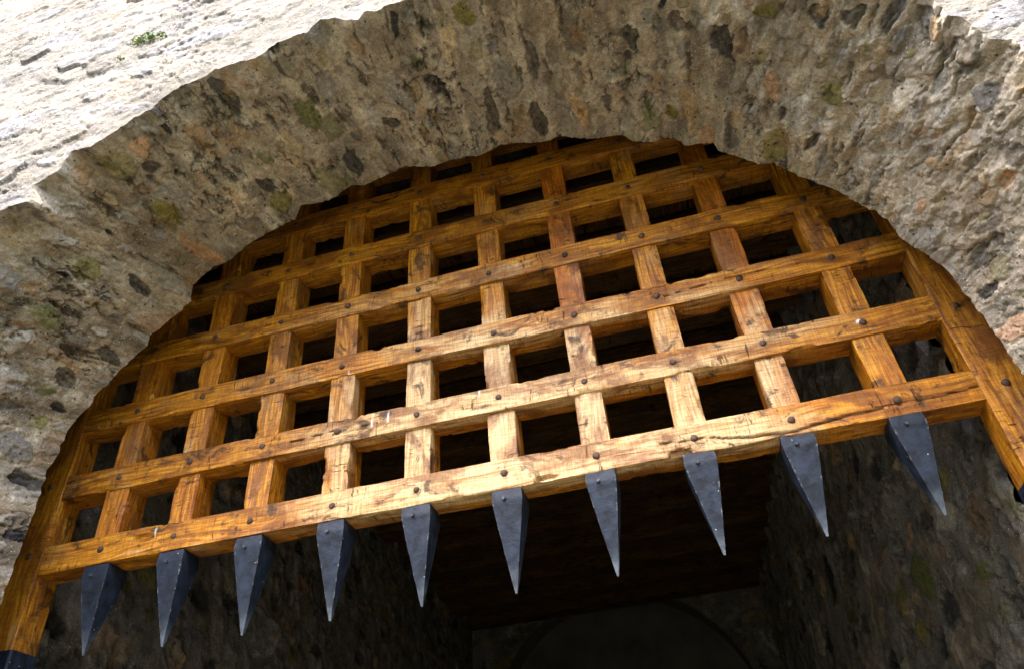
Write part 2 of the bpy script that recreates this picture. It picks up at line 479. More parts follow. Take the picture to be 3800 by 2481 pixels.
# ------------------------------------------------------------------ the arch profiles (angle in degrees about the centre, radius in metres)
IN = [(1.45, 1.6385), (2.31, 1.6396), (6.53, 1.6458), (8.57, 1.6424), (10.45, 1.6552), (13.47, 1.6601), (16.22, 1.6654), (18.91, 1.6662), (21.5, 1.6486), (24.53, 1.6708), (26.65, 1.6841), (27.29, 1.6772), (31.73, 1.6772), (36.96, 1.66), (40.99, 1.668), (43.01, 1.6436), (45.9, 1.6502), (48.16, 1.6429), (50.0, 1.6867), (51.38, 1.6689), (53.01, 1.6373), (56.36, 1.6746), (57.58, 1.639), (60.68, 1.6228), (63.37, 1.6599), (67.94, 1.6258), (72.23, 1.6498), (75.46, 1.6184), (80.45, 1.6435), (85.03, 1.5888), (89.43, 1.6012), (92.87, 1.5991), (96.86, 1.6542), (103.95, 1.6289), (105.93, 1.6692), (110.02, 1.6482), (114.21, 1.7109), (115.77, 1.6477), (123.43, 1.6832), (128.26, 1.6675), (129.85, 1.6977), (133.74, 1.6956), (135.8, 1.618), (139.32, 1.6282), (143.43, 1.6472), (144.83, 1.6175), (149.36, 1.6498), (151.72, 1.6564), (154.05, 1.6698), (155.9, 1.6662), (159.01, 1.6951), (161.37, 1.6769), (162.84, 1.6627), (165.2, 1.6663), (170.07, 1.6371), (174.01, 1.613), (180.0, 1.6138)]
OUT = [(0, 1.79), (8, 1.80), (15, 1.78), (22.66, 1.7863), (24.09, 1.8011), (25.33, 1.7771), (28.4, 1.7994), (29.48, 1.7841), (31.7, 1.8315), (40, 1.80), (48, 1.78), (56, 1.80), (66, 1.78), (75, 1.80), (87.36, 1.7878), (90.03, 1.7719), (92.07, 1.7745), (92.81, 1.7275), (93.89, 1.769), (97.63, 1.8579), (99.39, 1.7975), (103.05, 1.8094), (105.48, 1.76), (110.2, 1.806), (112.65, 1.8118), (116.82, 1.8106), (119.91, 1.7876), (127.31, 1.7813), (129.17, 1.8335), (131.96, 1.7942), (134.49, 1.8064), (136.52, 1.7249), (138.84, 1.8118), (145, 1.79), (152, 1.80), (160, 1.78), (170, 1.80), (180, 1.79)]
KG = (7.0155 - 0.6) / (7.0155 - 0.3)      # the back edge of the soffit lies 0.18 m in front of the gate
CI = np.array([(2.1402 + KG * (0.07 - 2.1402)) * U, (-3.7279 + KG * (-0.32 + 3.7279)) * U + ZH]); CO = np.array([0.07 * U, -1.0 * U + ZH])
YF, YB = -2.8 * U, -0.6 * U
ARC = 1.71          # nominal radius used to measure along the arch


def profile(a_):
    """a_: metres along the nominal arch, 0 = right springing, pi*ARC = left; beyond that the jambs go down.
       returns inner xz, outer xz, inward normal xz"""
    ph = np.degrees(np.clip(a_ / ARC, 0, math.pi))
    over = np.where(a_ < 0, -a_, np.where(a_ > math.pi * ARC, a_ - math.pi * ARC, 0))
    ri = KG * np.interp(ph, [p[0] for p in IN], [p[1] for p in IN])
    ro = np.interp(ph, [p[0] for p in OUT], [p[1] for p in OUT])
    jit = fbm(a_ * 13, a_ * 0 + 3, 0, 5, 4, 0.6)
    ri = ri + 0.006 * fbm(a_ * 30, a_ * 0, 0, 41, 4, 0.65); ro = ro + 0.014 * jit
    # the traced notches fade out on the jambs
    c, s = np.cos(np.radians(ph)), np.sin(np.radians(ph))
    Pi = np.stack([CI[0] + ri * c, CI[1] + ri * s - over * CI[1] / 2.67], -1)
    Po = np.stack([CO[0] + ro * c, CO[1] + ro * s - over * CO[1] / 2.67], -1)
    # smooth versions: the traced chips of each arris fade out over the depth of the soffit
    def sm(r_):
        n_ = 141
        k_ = np.hanning(n_); k_ /= k_.sum()
        return np.convolve(np.pad(r_, n_ // 2, mode='edge'), k_, mode='valid')
    si, so_ = sm(ri), sm(ro)
    Si = np.stack([CI[0] + si * c, CI[1] + si * s - over * CI[1] / 2.67], -1)
    So = np.stack([CO[0] + so_ * c, CO[1] + so_ * s - over * CO[1] / 2.67], -1)
    return Pi, Po, np.stack([-c, -s], -1), Si, So


def given(kind, rows):
    out = []
    for (p0, t0, p1, t1) in rows:
        a0, a1 = math.radians(p0) * ARC, math.radians(p1) * ARC
        b0, b1 = t0 * 0.75, t1 * 0.75
        ln = abs(b0 - b1) / 2
        w = {'dark': 0.030, 'olive': 0.042, 'tan': 0.030, 'grey': 0.050}[kind]
        ln = max(ln, 0.03)
        w = min(w, ln * 0.8)
        ang = math.atan2((a1 - a0), max(1e-3, -(b1 - b0))) if abs(b0 - b1) > 0.02 else 0
        out.append(((a0 + a1) / 2, (b0 + b1) / 2, w, ln * 0.95, max(-0.6, min(0.6, ang)), kind, 0.6))
    return out


GIV = given('dark', [(112.227, 1.0, 111.559, 0.713), (103.342, 0.269, 103.65, 0.057), (62.193, 0.704, 59.904, 0.525), (32.703, 0.971, 29.784, 0.85), (80.969, 0.429, 81.563, 0.042), (147.631, 0.203, 149.114, 0.024), (152.291, 0.297, 154.351, 0.108), (88.374, 0.594, 87.053, 0.432), (74.197, 0.652, 73.935, 0.396), (166.18, 0.175, 168.033, 0.0), (75.052, 0.285, 74.618, 0.032), (51.342, 0.744, 48.888, 0.521), (41.824, 0.904, 39.928, 0.787), (38.461, 0.919, 36.634, 0.827), (96.743, 0.405, 94.334, 0.267), (116.055, 0.354, 115.469, 0.183), (56.341, 0.779, 55.44, 0.647), (137.481, 0.351, 138.454, 0.17)]) \
    + given('olive', [(105.025, 0.662, 105.169, 0.429), (102.823, 0.554, 103.679, 0.345), (126.913, 0.958, 126.936, 0.732), (108.495, 0.267, 107.635, 0.0), (59.373, 0.316, 58.13, 0.043), (115.503, 0.223, 116.531, 0.056), (81.888, 0.942, 80.068, 0.782), (47.307, 0.882, 44.557, 0.78), (42.545, 0.261, 40.319, 0.0), (38.162, 0.574, 35.891, 0.446), (127.682, 0.583, 128.327, 0.338), (139.025, 0.609, 140.127, 0.456), (146.512, 0.63, 147.355, 0.398), (14.297, 0.294, 9.156, 0.17)]) \
    + given('tan', [(109.051, 0.538, 109.152, 0.337), (111.076, 0.491, 110.569, 0.267), (95.533, 0.924, 94.179, 0.745), (83.4, 0.814, 84.768, 0.565), (54.894, 0.43, 51.826, 0.03), (44.532, 0.539, 42.564, 0.366), (68.911, 0.293, 68.025, 0.048), (30.987, 0.961, 29.434, 0.878), (129.271, 0.295, 128.791, 0.006)]) \
    + given('grey', [(25.973, 0.851, 20.392, 0.73), (69.513, 0.811, 67.151, 0.51), (92.681, 0.667, 92.087, 0.362), (125.273, 0.634, 125.226, 0.448), (144.28, 0.828, 145.822, 0.673), (20.166, 0.716, 16.073, 0.584), (78.759, 0.592, 77.616, 0.27), (161.969, 0.329, 165.109, 0.092), (63.467, 0.728, 61.467, 0.634)])

arch = thing('stone_archway', 'round rubble stone arch with sunlit pale face framing the wooden portcullis', 'stone arch')


def build_arch():
    A0, A1 = -2.45, math.pi * ARC + 2.45
    fine = np.arange(-0.45, math.pi * ARC + 0.45, 0.0042)
    al = np.concatenate([np.arange(A0, -0.45, 0.03), fine, np.arange(math.pi * ARC + 0.45, A1 + 0.03, 0.03)])
    # ---- soffit
    nb = 180
    b = np.linspace(0, 1, nb) * 0.75
    Agr, Bgr = np.meshgrid(al, b, indexing='ij')
    Pi, Po, N, Si, So = profile(al)
    t = Bgr / 0.75           # 0 = front arris, 1 = back edge
    t_ = t[..., None]
    P = So[:, None, :] * (1 - t_) + Si[:, None, :] * t_ + (Po - So)[:, None, :] * np.exp(-(t_ / 0.16) ** 2) + (Pi - Si)[:, None, :] * np.exp(-((1 - t_) / 0.16) ** 2)
    X, Z = P[..., 0], P[..., 1]
    Y = YF + (YB - YF) * t
    # NB the stone list measures b from the back edge
    A_, B_ = Agr.ravel(), (0.75 - Bgr).ravel()
    # the stone list uses t=0 front..1 back ; (t*0.75) with t as listed (0 at front)
    B_l = B_
    st = make_stones(-2.4, A1, 0.0, 0.75, 760, 0.025, 0.052, {'grey': 6, 'tan': 1.6, 'olive': 1.0, 'dark': 1.2, 'pale': 1.8, 'mort': 3}, 3, GIV_F)
    H, C, MM = stonify(A_, B_l, st, 11, mortar=(0.33, 0.280, 0.218), streak=1.25)
    H = H.reshape(X.shape); 
    damp = 0.35 + 0.65 * np.sin(math.pi * np.clip(t, 0, 1)) ** 0.5
    Hs = H * damp
    # the stone back-rounds a little at the front arris
    X2 = X + N[:, None, 0] * Hs; Z2 = Z + N[:, None, 1] * Hs
    edge_y = 0.010 * fbm(A_ * 12, A_ * 0 + 1.7, 0.0, 77, 4, 0.6).reshape(X.shape)
    Y2 = Y + edge_y * (1 - t) ** 3
    V = np.stack([X2, Y2, Z2], -1)
    mesh_from('arch_soffit', V.reshape(-1, 3), grid_faces(*X.shape), M_STONE, arch, {'Col': C, 'mortar': MM})
    # ---- front face
    rad = np.concatenate([np.arange(0, 2.1, 0.0085), np.arange(2.1, 3.3, 0.016), np.geomspace(3.35, 6.5, 30)])
    Rg = rad[None, :]
    # out direction: radial on the arch, sideways on the jambs
    al2 = al[::1]
    E0 = V[:, 0, :]                       # shared arris vertices
    out = -N
    FX = E0[:, 0][:, None] + out[:, 0][:, None] * Rg
    FZ = E0[:, 2][:, None] + out[:, 1][:, None] * Rg
    st2 = make_stones(-4.2, 4.2, 1.0, 6.4, 950, 0.115, 0.052, {'slab': 7, 'pale': 2.5, 'grey': 0.3, 'tan': 0.3, 'dark': 0.03}, 21,
                      [(-1.45, ZH + 1.42, 0.17, 0.07, 0.1, 'slab', 1.0), (-1.42, ZH + 1.68, 0.09, 0.022, -0.5, 'dark', 0.0), (-1.30, ZH + 1.22, 0.15, 0.05, 0.1, 'pale', 1.0)])
    a_, b_ = FX.ravel(), FZ.ravel()
    # shear a bit of the coursing so that it undulates
    H2, C2, MM2 = stonify(a_, b_, st2, 31, mortar=(0.46, 0.43, 0.37), relief=0.7, dirt=0.5, ana=0.7, anb=1.25, blend=0.85, base=0.35)
    C2 = 0.76 * C2 * np.array([0.36, 0.36, 0.375])
    fade = sstep(0, 0.05, np.broadcast_to(Rg, FX.shape)).ravel()
    FY = (E0[:, 1][:, None] + np.zeros_like(FX)).ravel() * (1 - fade) + YF * fade
    FY = FY - H2 * 0.75 * fade
    VF = np.stack([a_, FY, b_], -1)
    VF[:, 2] = np.maximum(VF[:, 2], -0.05)
    mesh_from('wall_face', VF, grid_faces(*FX.shape, flip=True), M_FACE, arch, {'Col': np.clip(C2, 0.02, 0.62), 'mortar': MM2})
    # ---- back return behind the gate slot
    sel = np.arange(0, len(al), 2)
    Eb = V[sel, -1, :]
    rr = np.array([0, 0.01, 0.05, 0.2, 0.5, 1.0, 2.5])
    o2 = out[sel]
    BX = Eb[:, 0][:, None] + o2[:, 0][:, None] * rr
    BZ = Eb[:, 2][:, None] + o2[:, 1][:, None] * rr
    BY = np.broadcast_to(Eb[:, 1][:, None], BX.shape) + 0.0
    n = BX.size
    mesh_from('rebate_face', np.stack([BX, BY, BZ], -1).reshape(-1, 3), grid_faces(*BX.shape), M_INNER, arch,
              {'Col': np.tile([0.15, 0.13, 0.10], (n, 1)), 'mortar': np.ones(n)})
    return V, VF


GIV_F = GIV
ARCHV, FACEV = build_arch()

# ------------------------------------------------------------------ passage behind the gate
def wz(z): return z * U + ZH


def stone_panel(name, P0, du, nu_m, dv, nv_m, step, parent, seed, mortar, relief=1.0, weights=None, n=400, la=0.07, lb=0.045, nrm=None, mat=None, cut=None, scale=1.0):
    """planar rubble panel: P0 + u*du + v*dv."""
    du = np.array(du, float); dv = np.array(dv, float)
    du /= np.linalg.norm(du); dv /= np.linalg.norm(dv)
    nrm = np.array(nrm if nrm is not None else np.cross(du, dv), float); nrm /= np.linalg.norm(nrm)
    nu, nv = max(2, int(nu_m / step)), max(2, int(nv_m / step))
    A, B = np.meshgrid(np.linspace(0, nu_m, nu), np.linspace(0, nv_m, nv), indexing='ij')
    a_, b_ = A.ravel(), B.ravel()
    st = make_stones(0, nu_m, 0, nv_m, n, la, lb, weights or {'grey': 4, 'tan': 1, 'olive': 1.3, 'dark': 1.3, 'pale': 0.7}, seed)
    H, C, MM = stonify(a_, b_, st, seed, mortar, relief)
    V = np.array(P0)[None, :] + a_[:, None] * du + b_[:, None] * dv + H[:, None] * nrm
    F = grid_faces(nu, nv)
    fn = np.cross(V[F[0][1]] - V[F[0][0]], V[F[0][3]] - V[F[0][0]])
    if fn @ nrm < 0: F = F[:, ::-1]
    if cut is not None:
        keep = ~cut(V)
        F = F[keep[F].all(1)]
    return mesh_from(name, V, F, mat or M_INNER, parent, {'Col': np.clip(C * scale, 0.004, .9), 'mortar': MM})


YS, YE = 0.46 * U, 21.0 * U          # passage runs from just behind the gate to the rear wall
ZC = wz(5.5)
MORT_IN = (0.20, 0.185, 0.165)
# right wall
rw = thing('passage_wall', 'dark rubble side wall of the passage, right of the hanging spikes', 'stone wall', group='side walls of the gate passage')
xr0, xr1 = 5.32 * U, 4.6 * U
lw = thing('passage_wall', 'dark rubble side wall of the passage, behind the leftmost spikes', 'stone wall', group='side walls of the gate passage')
xl0, xl1 = -5.5 * U, -6.2 * U
W_IN = {'grey': 3.0, 'tan': 2.0, 'olive': 1.5, 'dark': 2.2, 'pale': 0.5}
for ob, xa, xb, seed, sx in ((rw, xr0, xr1, 51, -1), (lw, xl0, xl1, 61, 1)):
    dvec = np.array([xb - xa, YE - YS, 0.0]); L = np.linalg.norm(dvec)
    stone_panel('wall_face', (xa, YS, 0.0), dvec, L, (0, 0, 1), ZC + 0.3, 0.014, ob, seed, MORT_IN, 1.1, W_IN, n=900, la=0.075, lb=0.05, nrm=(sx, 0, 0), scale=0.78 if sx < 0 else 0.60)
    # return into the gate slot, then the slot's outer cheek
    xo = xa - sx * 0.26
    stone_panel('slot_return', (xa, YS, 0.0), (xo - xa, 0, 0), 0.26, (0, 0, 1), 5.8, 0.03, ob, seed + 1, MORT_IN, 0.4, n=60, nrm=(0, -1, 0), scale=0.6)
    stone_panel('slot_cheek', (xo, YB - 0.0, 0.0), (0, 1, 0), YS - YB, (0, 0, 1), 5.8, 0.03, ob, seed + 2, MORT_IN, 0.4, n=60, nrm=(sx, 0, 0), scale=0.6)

# rear wall with the round arched, plastered recess
rear = thing('rear_wall', 'dark rubble wall closing the passage around a round plastered arch', 'stone wall')
ac = np.array([-0.85 * U, wz(0.75)]); ar = 4.68 * U
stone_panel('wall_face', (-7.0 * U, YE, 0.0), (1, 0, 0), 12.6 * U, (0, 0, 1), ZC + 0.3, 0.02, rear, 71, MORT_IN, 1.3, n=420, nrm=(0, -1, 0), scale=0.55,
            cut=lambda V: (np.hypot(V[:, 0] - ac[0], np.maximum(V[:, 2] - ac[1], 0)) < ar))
th = np.linspace(0, math.pi, 60)
ring = np.stack([ac[0] + (ar + 0.02) * np.cos(th), ac[1] + (ar + 0.02) * np.sin(th)], -1)
ring = np.concatenate([[[ring[0, 0], 0.0]], ring, [[ring[-1, 0], 0.0]]])
DY = 0.35
Vr = np.concatenate([np.c_[ring[:, 0], np.full(len(ring), YE - 0.02), ring[:, 1]], np.c_[ring[:, 0], np.full(len(ring), YE + DY), ring[:, 1]]])
nr = len(ring)
Fr = np.array([[i, i + 1, i + 1 + nr, i + nr] for i in range(nr - 1)])
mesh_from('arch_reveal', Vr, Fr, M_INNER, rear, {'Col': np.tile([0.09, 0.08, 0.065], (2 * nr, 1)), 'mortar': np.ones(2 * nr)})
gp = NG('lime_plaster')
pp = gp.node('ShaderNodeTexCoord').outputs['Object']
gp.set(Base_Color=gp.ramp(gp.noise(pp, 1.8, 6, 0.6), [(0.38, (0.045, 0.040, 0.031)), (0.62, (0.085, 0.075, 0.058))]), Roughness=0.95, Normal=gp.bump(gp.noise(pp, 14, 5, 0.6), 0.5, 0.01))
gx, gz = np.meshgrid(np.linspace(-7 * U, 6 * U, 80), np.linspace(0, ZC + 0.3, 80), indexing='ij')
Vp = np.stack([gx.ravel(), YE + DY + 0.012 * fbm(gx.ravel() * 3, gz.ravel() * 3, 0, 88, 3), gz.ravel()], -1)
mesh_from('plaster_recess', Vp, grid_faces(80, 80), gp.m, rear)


# ------------------------------------------------------------------ timber
def beam(name, p0, axis, length, w, d, mat, parent, seed, step=0.006, wob=0.003, chip=0.006, ncs=9, marks=None, nu=0.0, tex=True, rr=0.004, slope=0.0, halos=None):
    """Beam whose front face is at y=p0.y. axis 'x' or 'z'; starts at p0 (centre of width) and runs +axis.
       w = size across (z or x), d = depth (+y). Rounded, wavy, chipped."""
    nL = max(2, int(length / step)) + 1
    u = np.linspace(0, length, nL)
    # cross-section points, ccw in (s,t): s across, t depth; start mid back
    h = w / 2
    def side(n): return np.linspace(0, 1, n)
    ks = max(3, int(w / step / 1.2)); kd = max(3, int(d / step / 2.2))
    pts, nor, fl = [], [], []
    r_ = rr
    def arc_(cx, cy, a0, a1, n=2):
        for k in range(n):
            a_ = math.radians(a0 + (a1 - a0) * k / (n - 1)); pts.append((cx + r_ * math.cos(a_), cy + r_ * math.sin(a_))); nor.append((math.cos(a_), math.sin(a_))); fl.append(1)
    def line_(x0, y0, x1, y1, n, nn):
        for k in range(1, n):
            f_ = k / n; pts.append((x0 + (x1 - x0) * f_, y0 + (y1 - y0) * f_)); nor.append(nn); fl.append(0)
    # start at back centre, go round: back -> +s side -> front -> -s side -> back
    pts.append((0, d)); nor.append((0, 1)); fl.append(0)
    line_(0, d, h - r_, d, 4, (0, 1))
    arc_(h - r_, d - r_, 90, 0); line_(h, d - r_, h, r_, kd, (1, 0)); arc_(h - r_, r_, 0, -90)
    line_(h - r_, 0, -h + r_, 0, ks, (0, -1)); arc_(-h + r_, r_, -90, -180); line_(-h, r_, -h, d - r_, kd, (-1, 0)); arc_(-h + r_, d - r_, 180, 90)
    line_(-h + r_, d, 0, d, 4, (0, 1)); pts.append((0, d)); nor.append((0, 1)); fl.append(0)
    pts = np.array(pts); nor = np.array(nor); fl = np.array(fl, float)
    per = np.concatenate([[0], np.cumsum(np.hypot(*np.diff(pts, axis=0).T))])
    Ug, Kg = np.meshgrid(u, np.arange(len(pts)), indexing='ij')
    S_, T_ = pts[Kg, 0], pts[Kg, 1]
    ns, ntt = nor[Kg, 0], nor[Kg, 1]
    uu = Ug.ravel(); ss, tt = S_.ravel(), T_.ravel()
    o = seed * 7.31
    # waviness: each side wanders as a hewn edge does
    e1 = fbm(uu * 2.3 + o, ns.ravel() * 2.0, ntt.ravel() * 2.0 + o, seed, 3)
    e2 = fbm(uu * 14 + o, ss * 14, tt * 14 + o, seed + 3, 3, 0.6)
    e3 = fbm(uu * 60 + o, ss * 50, tt * 50, seed + 5, 3, 0.65)
    disp = wob * e1 + wob * 0.35 * e2 + 0.0006 * e3
    # corner chips
    dc = np.minimum(np.abs(np.abs(ss) - h), 1) + np.minimum(np.minimum(tt, d - tt), 1)
    cn = fbm(uu * 9 + o, np.sign(ss) * 3 + 0.5, (tt > d / 2) * 4.0, seed + 9, 4, 0.62)
    ch = chip * sstep(0.30, 0.75, cn) * np.exp(-(dc / 0.008) ** 2) + 0.0010 * np.exp(-(dc / 0.006) ** 2) * (0.5 + e3)
    disp = disp - ch
    mk = np.zeros_like(uu); pl = np.zeros_like(uu)
    front = (np.abs(tt) < 0.006)
    if axis == 'x':
        wx, wzz = p0[0] + uu, p0[2] + ss + slope * uu
    else:
        wx, wzz = p0[0] + ss + slope * uu, p0[2] + uu
    if halos is not None:
        for (hx_, hz_) in halos:
            q = np.hypot(wx - hx_, (wzz - hz_) * np.where(wzz < hz_, 0.6, 1.2))
            mk = np.maximum(mk, 0.55 * np.exp(-(q / 0.0165) ** 2) * front * sstep(-0.8, 0.4, e2))
    if marks:
        for m in marks:
            if m[0] == 'crack':
                xs_ = [wxp * U for wxp, _ in m[1]]; zs_ = [wz(q) for _, q in m[1]]
                zc = np.interp(wx, xs_, zs_) + 0.0018 * fbm(wx * 25, wx * 0, 0, 3, 3)
                ins = (wx > xs_[0]) & (wx < xs_[-1])
                wdt = m[2] * (0.35 + 0.65 * np.interp(wx, xs_, m[3]))
                k = np.exp(-((wzz - zc) / wdt) ** 2) * ins * front
                disp -= 0.010 * k; mk = np.maximum(mk, np.clip(k * 1.5, 0, 1))
            elif m[0] == 'knot':
                dx, dz = (wx - m[1] * U), (wzz - wz(m[2]))
                dd = np.hypot(dx / m[3], dz / m[4]) + 0.25 * e2
                k = (1 - sstep(0.55, 1.1, dd)) * front
                swirl = 0.5 + 0.5 * np.sin(dd * 22 + 4 * e2)
                mk = np.maximum(mk, k * np.clip(swirl * 0.9 + 0.1, 0, 1) * m[5]); disp -= 0.004 * k * swirl
            elif m[0] == 'drip':
                cx = m[1] * U + 0.004 * np.sin((wzz - wz(m[2])) * 40)
                k = (np.exp(-((wx - cx) / 0.0028) ** 2) * 0.75 * sstep(-0.4, 0.2, e2)) * (wzz < wz(m[2])) * (wzz > wz(m[3])) * front
                pl = np.maximum(pl, np.clip(k * 1.3, 0, 1))
            elif m[0] == 'spot':
                dd = np.hypot(wx - m[1] * U, (wzz - wz(m[2])) * 0.8) / m[3] + 0.3 * e2
                pl = np.maximum(pl, (1 - sstep(0.7, 1.0, dd)) * front)
            elif m[0] == 'chip':           # wood torn off the lower edge
                dx = (wx - m[1] * U) / m[3]
                dd = np.hypot(dx, (wzz - wz(m[2])) / m[4]) + 0.3 * e2
                k = (1 - sstep(0.6, 1.0, dd)) * front
                disp -= 0.012 * k; mk = np.maximum(mk, 0.35 * k)
    s2 = ss + ns.ravel() * disp; t2 = tt + ntt.ravel() * disp
    if axis == 'x':
        V = np.stack([p0[0] + uu, p0[1] + t2, p0[2] + s2 + slope * uu], -1); flip = True
    else:
        V = np.stack([p0[0] + s2 + slope * uu, p0[1] + t2, p0[2] + uu], -1); flip = False
    K = len(pts)
    F = grid_faces(nL, K, flip)
    # seam is welded geometrically (duplicate verts); cap both ends with fans
    nV = len(V)
    c0 = V[:K].mean(0); c1 = V[-K:].mean(0)
    V = np.concatenate([V, [c0, c1]])
    tri = []
    for k in range(K - 1):
        a0, a1 = k, k + 1
        b0, b1 = (nL - 1) * K + k, (nL - 1) * K + k + 1
        if flip: tri += [(nV, a0, a1), (nV + 1, b1, b0)]
        else: tri += [(nV, a1, a0), (nV + 1, b0, b1)]
    gx_, gz_ = wx / U, (wzz - ZH) / U
    blc = 1.1 * np.exp(-((gx_ - 0.5) / 3.5) ** 2) * sstep(4.6, 0.2, gz_) * (tt < d * 0.5)  # weathered paler wood, widened to paint the lower-centre highlight into the colour
    g = np.stack([uu, per[Kg].ravel(), np.full_like(uu, seed * 0.37)], -1)
    g = np.concatenate([g, [[-0.01, 0, 0], [length + .01, 0, 0]]])
    z2 = np.zeros(2)
    return mesh_from(name, V, F, mat, parent, {'guv': g, 'mark': np.r_[mk, z2], 'pale': np.r_[pl, z2], 'bleach_highlight': np.r_[blc, z2]}, tris=tri, sharp=32)


# ceiling of the passage
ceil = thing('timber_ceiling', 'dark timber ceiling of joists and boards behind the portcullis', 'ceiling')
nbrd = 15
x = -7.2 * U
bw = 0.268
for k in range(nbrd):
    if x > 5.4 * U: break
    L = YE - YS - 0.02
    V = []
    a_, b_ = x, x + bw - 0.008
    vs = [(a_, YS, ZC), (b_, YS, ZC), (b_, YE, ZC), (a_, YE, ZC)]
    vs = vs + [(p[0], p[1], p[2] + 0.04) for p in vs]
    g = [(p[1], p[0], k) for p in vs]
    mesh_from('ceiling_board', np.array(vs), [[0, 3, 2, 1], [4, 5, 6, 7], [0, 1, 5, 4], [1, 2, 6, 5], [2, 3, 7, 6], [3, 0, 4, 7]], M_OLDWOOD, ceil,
              {'guv': np.array(g), 'mark': np.zeros(8), 'pale': np.zeros(8), 'bleach_highlight': np.zeros(8)}, smooth=False)
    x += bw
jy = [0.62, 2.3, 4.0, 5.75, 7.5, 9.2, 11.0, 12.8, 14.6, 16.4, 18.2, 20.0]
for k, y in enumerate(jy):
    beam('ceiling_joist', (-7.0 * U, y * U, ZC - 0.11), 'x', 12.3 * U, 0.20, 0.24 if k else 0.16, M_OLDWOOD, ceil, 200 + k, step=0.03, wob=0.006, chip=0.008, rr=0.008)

# wall above the ceiling that closes the slot, plus a cover added against light leaking in above
lint = thing('stone_lintel_wall', 'dark stone wall above the passage ceiling, behind the top of the portcullis', 'stone wall')
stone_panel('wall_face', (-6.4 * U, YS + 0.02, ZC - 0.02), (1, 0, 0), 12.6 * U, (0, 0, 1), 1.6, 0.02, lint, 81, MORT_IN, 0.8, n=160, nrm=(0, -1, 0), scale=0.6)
vs = np.array([(-7 * U, YB - 0.02, ZC + 1.5), (6.6 * U, YB - 0.02, ZC + 1.5), (6.6 * U, YS + 0.1, ZC + 1.5), (-7 * U, YS + 0.1, ZC + 1.5)])
mesh_from('slot_cover', vs, [[0, 1, 2, 3]], M_INNER, lint, {'Col': np.tile([.1, .09, .08], (4, 1)), 'mortar': np.ones(4)})

# unseen roof and outer walls, added to keep sky light out of the passage
RZ = wz(5.5) + 1.75
vs = [(-7.6 * U, YB + 0.02, RZ), (7.6 * U, YB + 0.02, RZ), (7.6 * U, YE + 1.5, RZ), (-7.6 * U, YE + 1.5, RZ)]
vs = vs + [(p[0], p[1], RZ + 0.3) for p in vs]
n = 8
mesh_from('sky_seal_roof', np.array(vs), [[0, 3, 2, 1], [4, 5, 6, 7], [0, 1, 5, 4], [1, 2, 6, 5], [2, 3, 7, 6], [3, 0, 4, 7]], M_INNER, lint, {'Col': np.tile([.1, .09, .08], (n, 1)), 'mortar': np.ones(n)}, smooth=False)
for nm, par, pts4 in (('sky_seal_wall', lw, [(-7.6 * U, YB, 0), (-7.6 * U, YE + 1.5, 0), (-7.6 * U, YE + 1.5, RZ), (-7.6 * U, YB, RZ)]),
                      ('sky_seal_wall', rw, [(7.6 * U, YB, 0), (7.6 * U, YE + 1.5, 0), (7.6 * U, YE + 1.5, RZ), (7.6 * U, YB, RZ)]),
                      ('sky_seal_wall', rear, [(-7.6 * U, YE + 1.5, 0), (7.6 * U, YE + 1.5, 0), (7.6 * U, YE + 1.5, RZ), (-7.6 * U, YE + 1.5, RZ)])):
    mesh_from(nm, np.array(pts4), [[0, 1, 2, 3]], M_INNER, par, {'Col': np.tile([.1, .09, .08], (4, 1)), 'mortar': np.ones(4)}, smooth=False)

# ------------------------------------------------------------------ the portcullis
pc = thing('portcullis', 'raised wooden lattice portcullis of golden oak with black iron spikes', 'portcullis', (0, 0, ZH))


def local(o):
    """parts are built in world coordinates; hang them on the portcullis"""
    o.matrix_parent_inverse = Matrix.Translation((0, 0, -ZH))
    return o


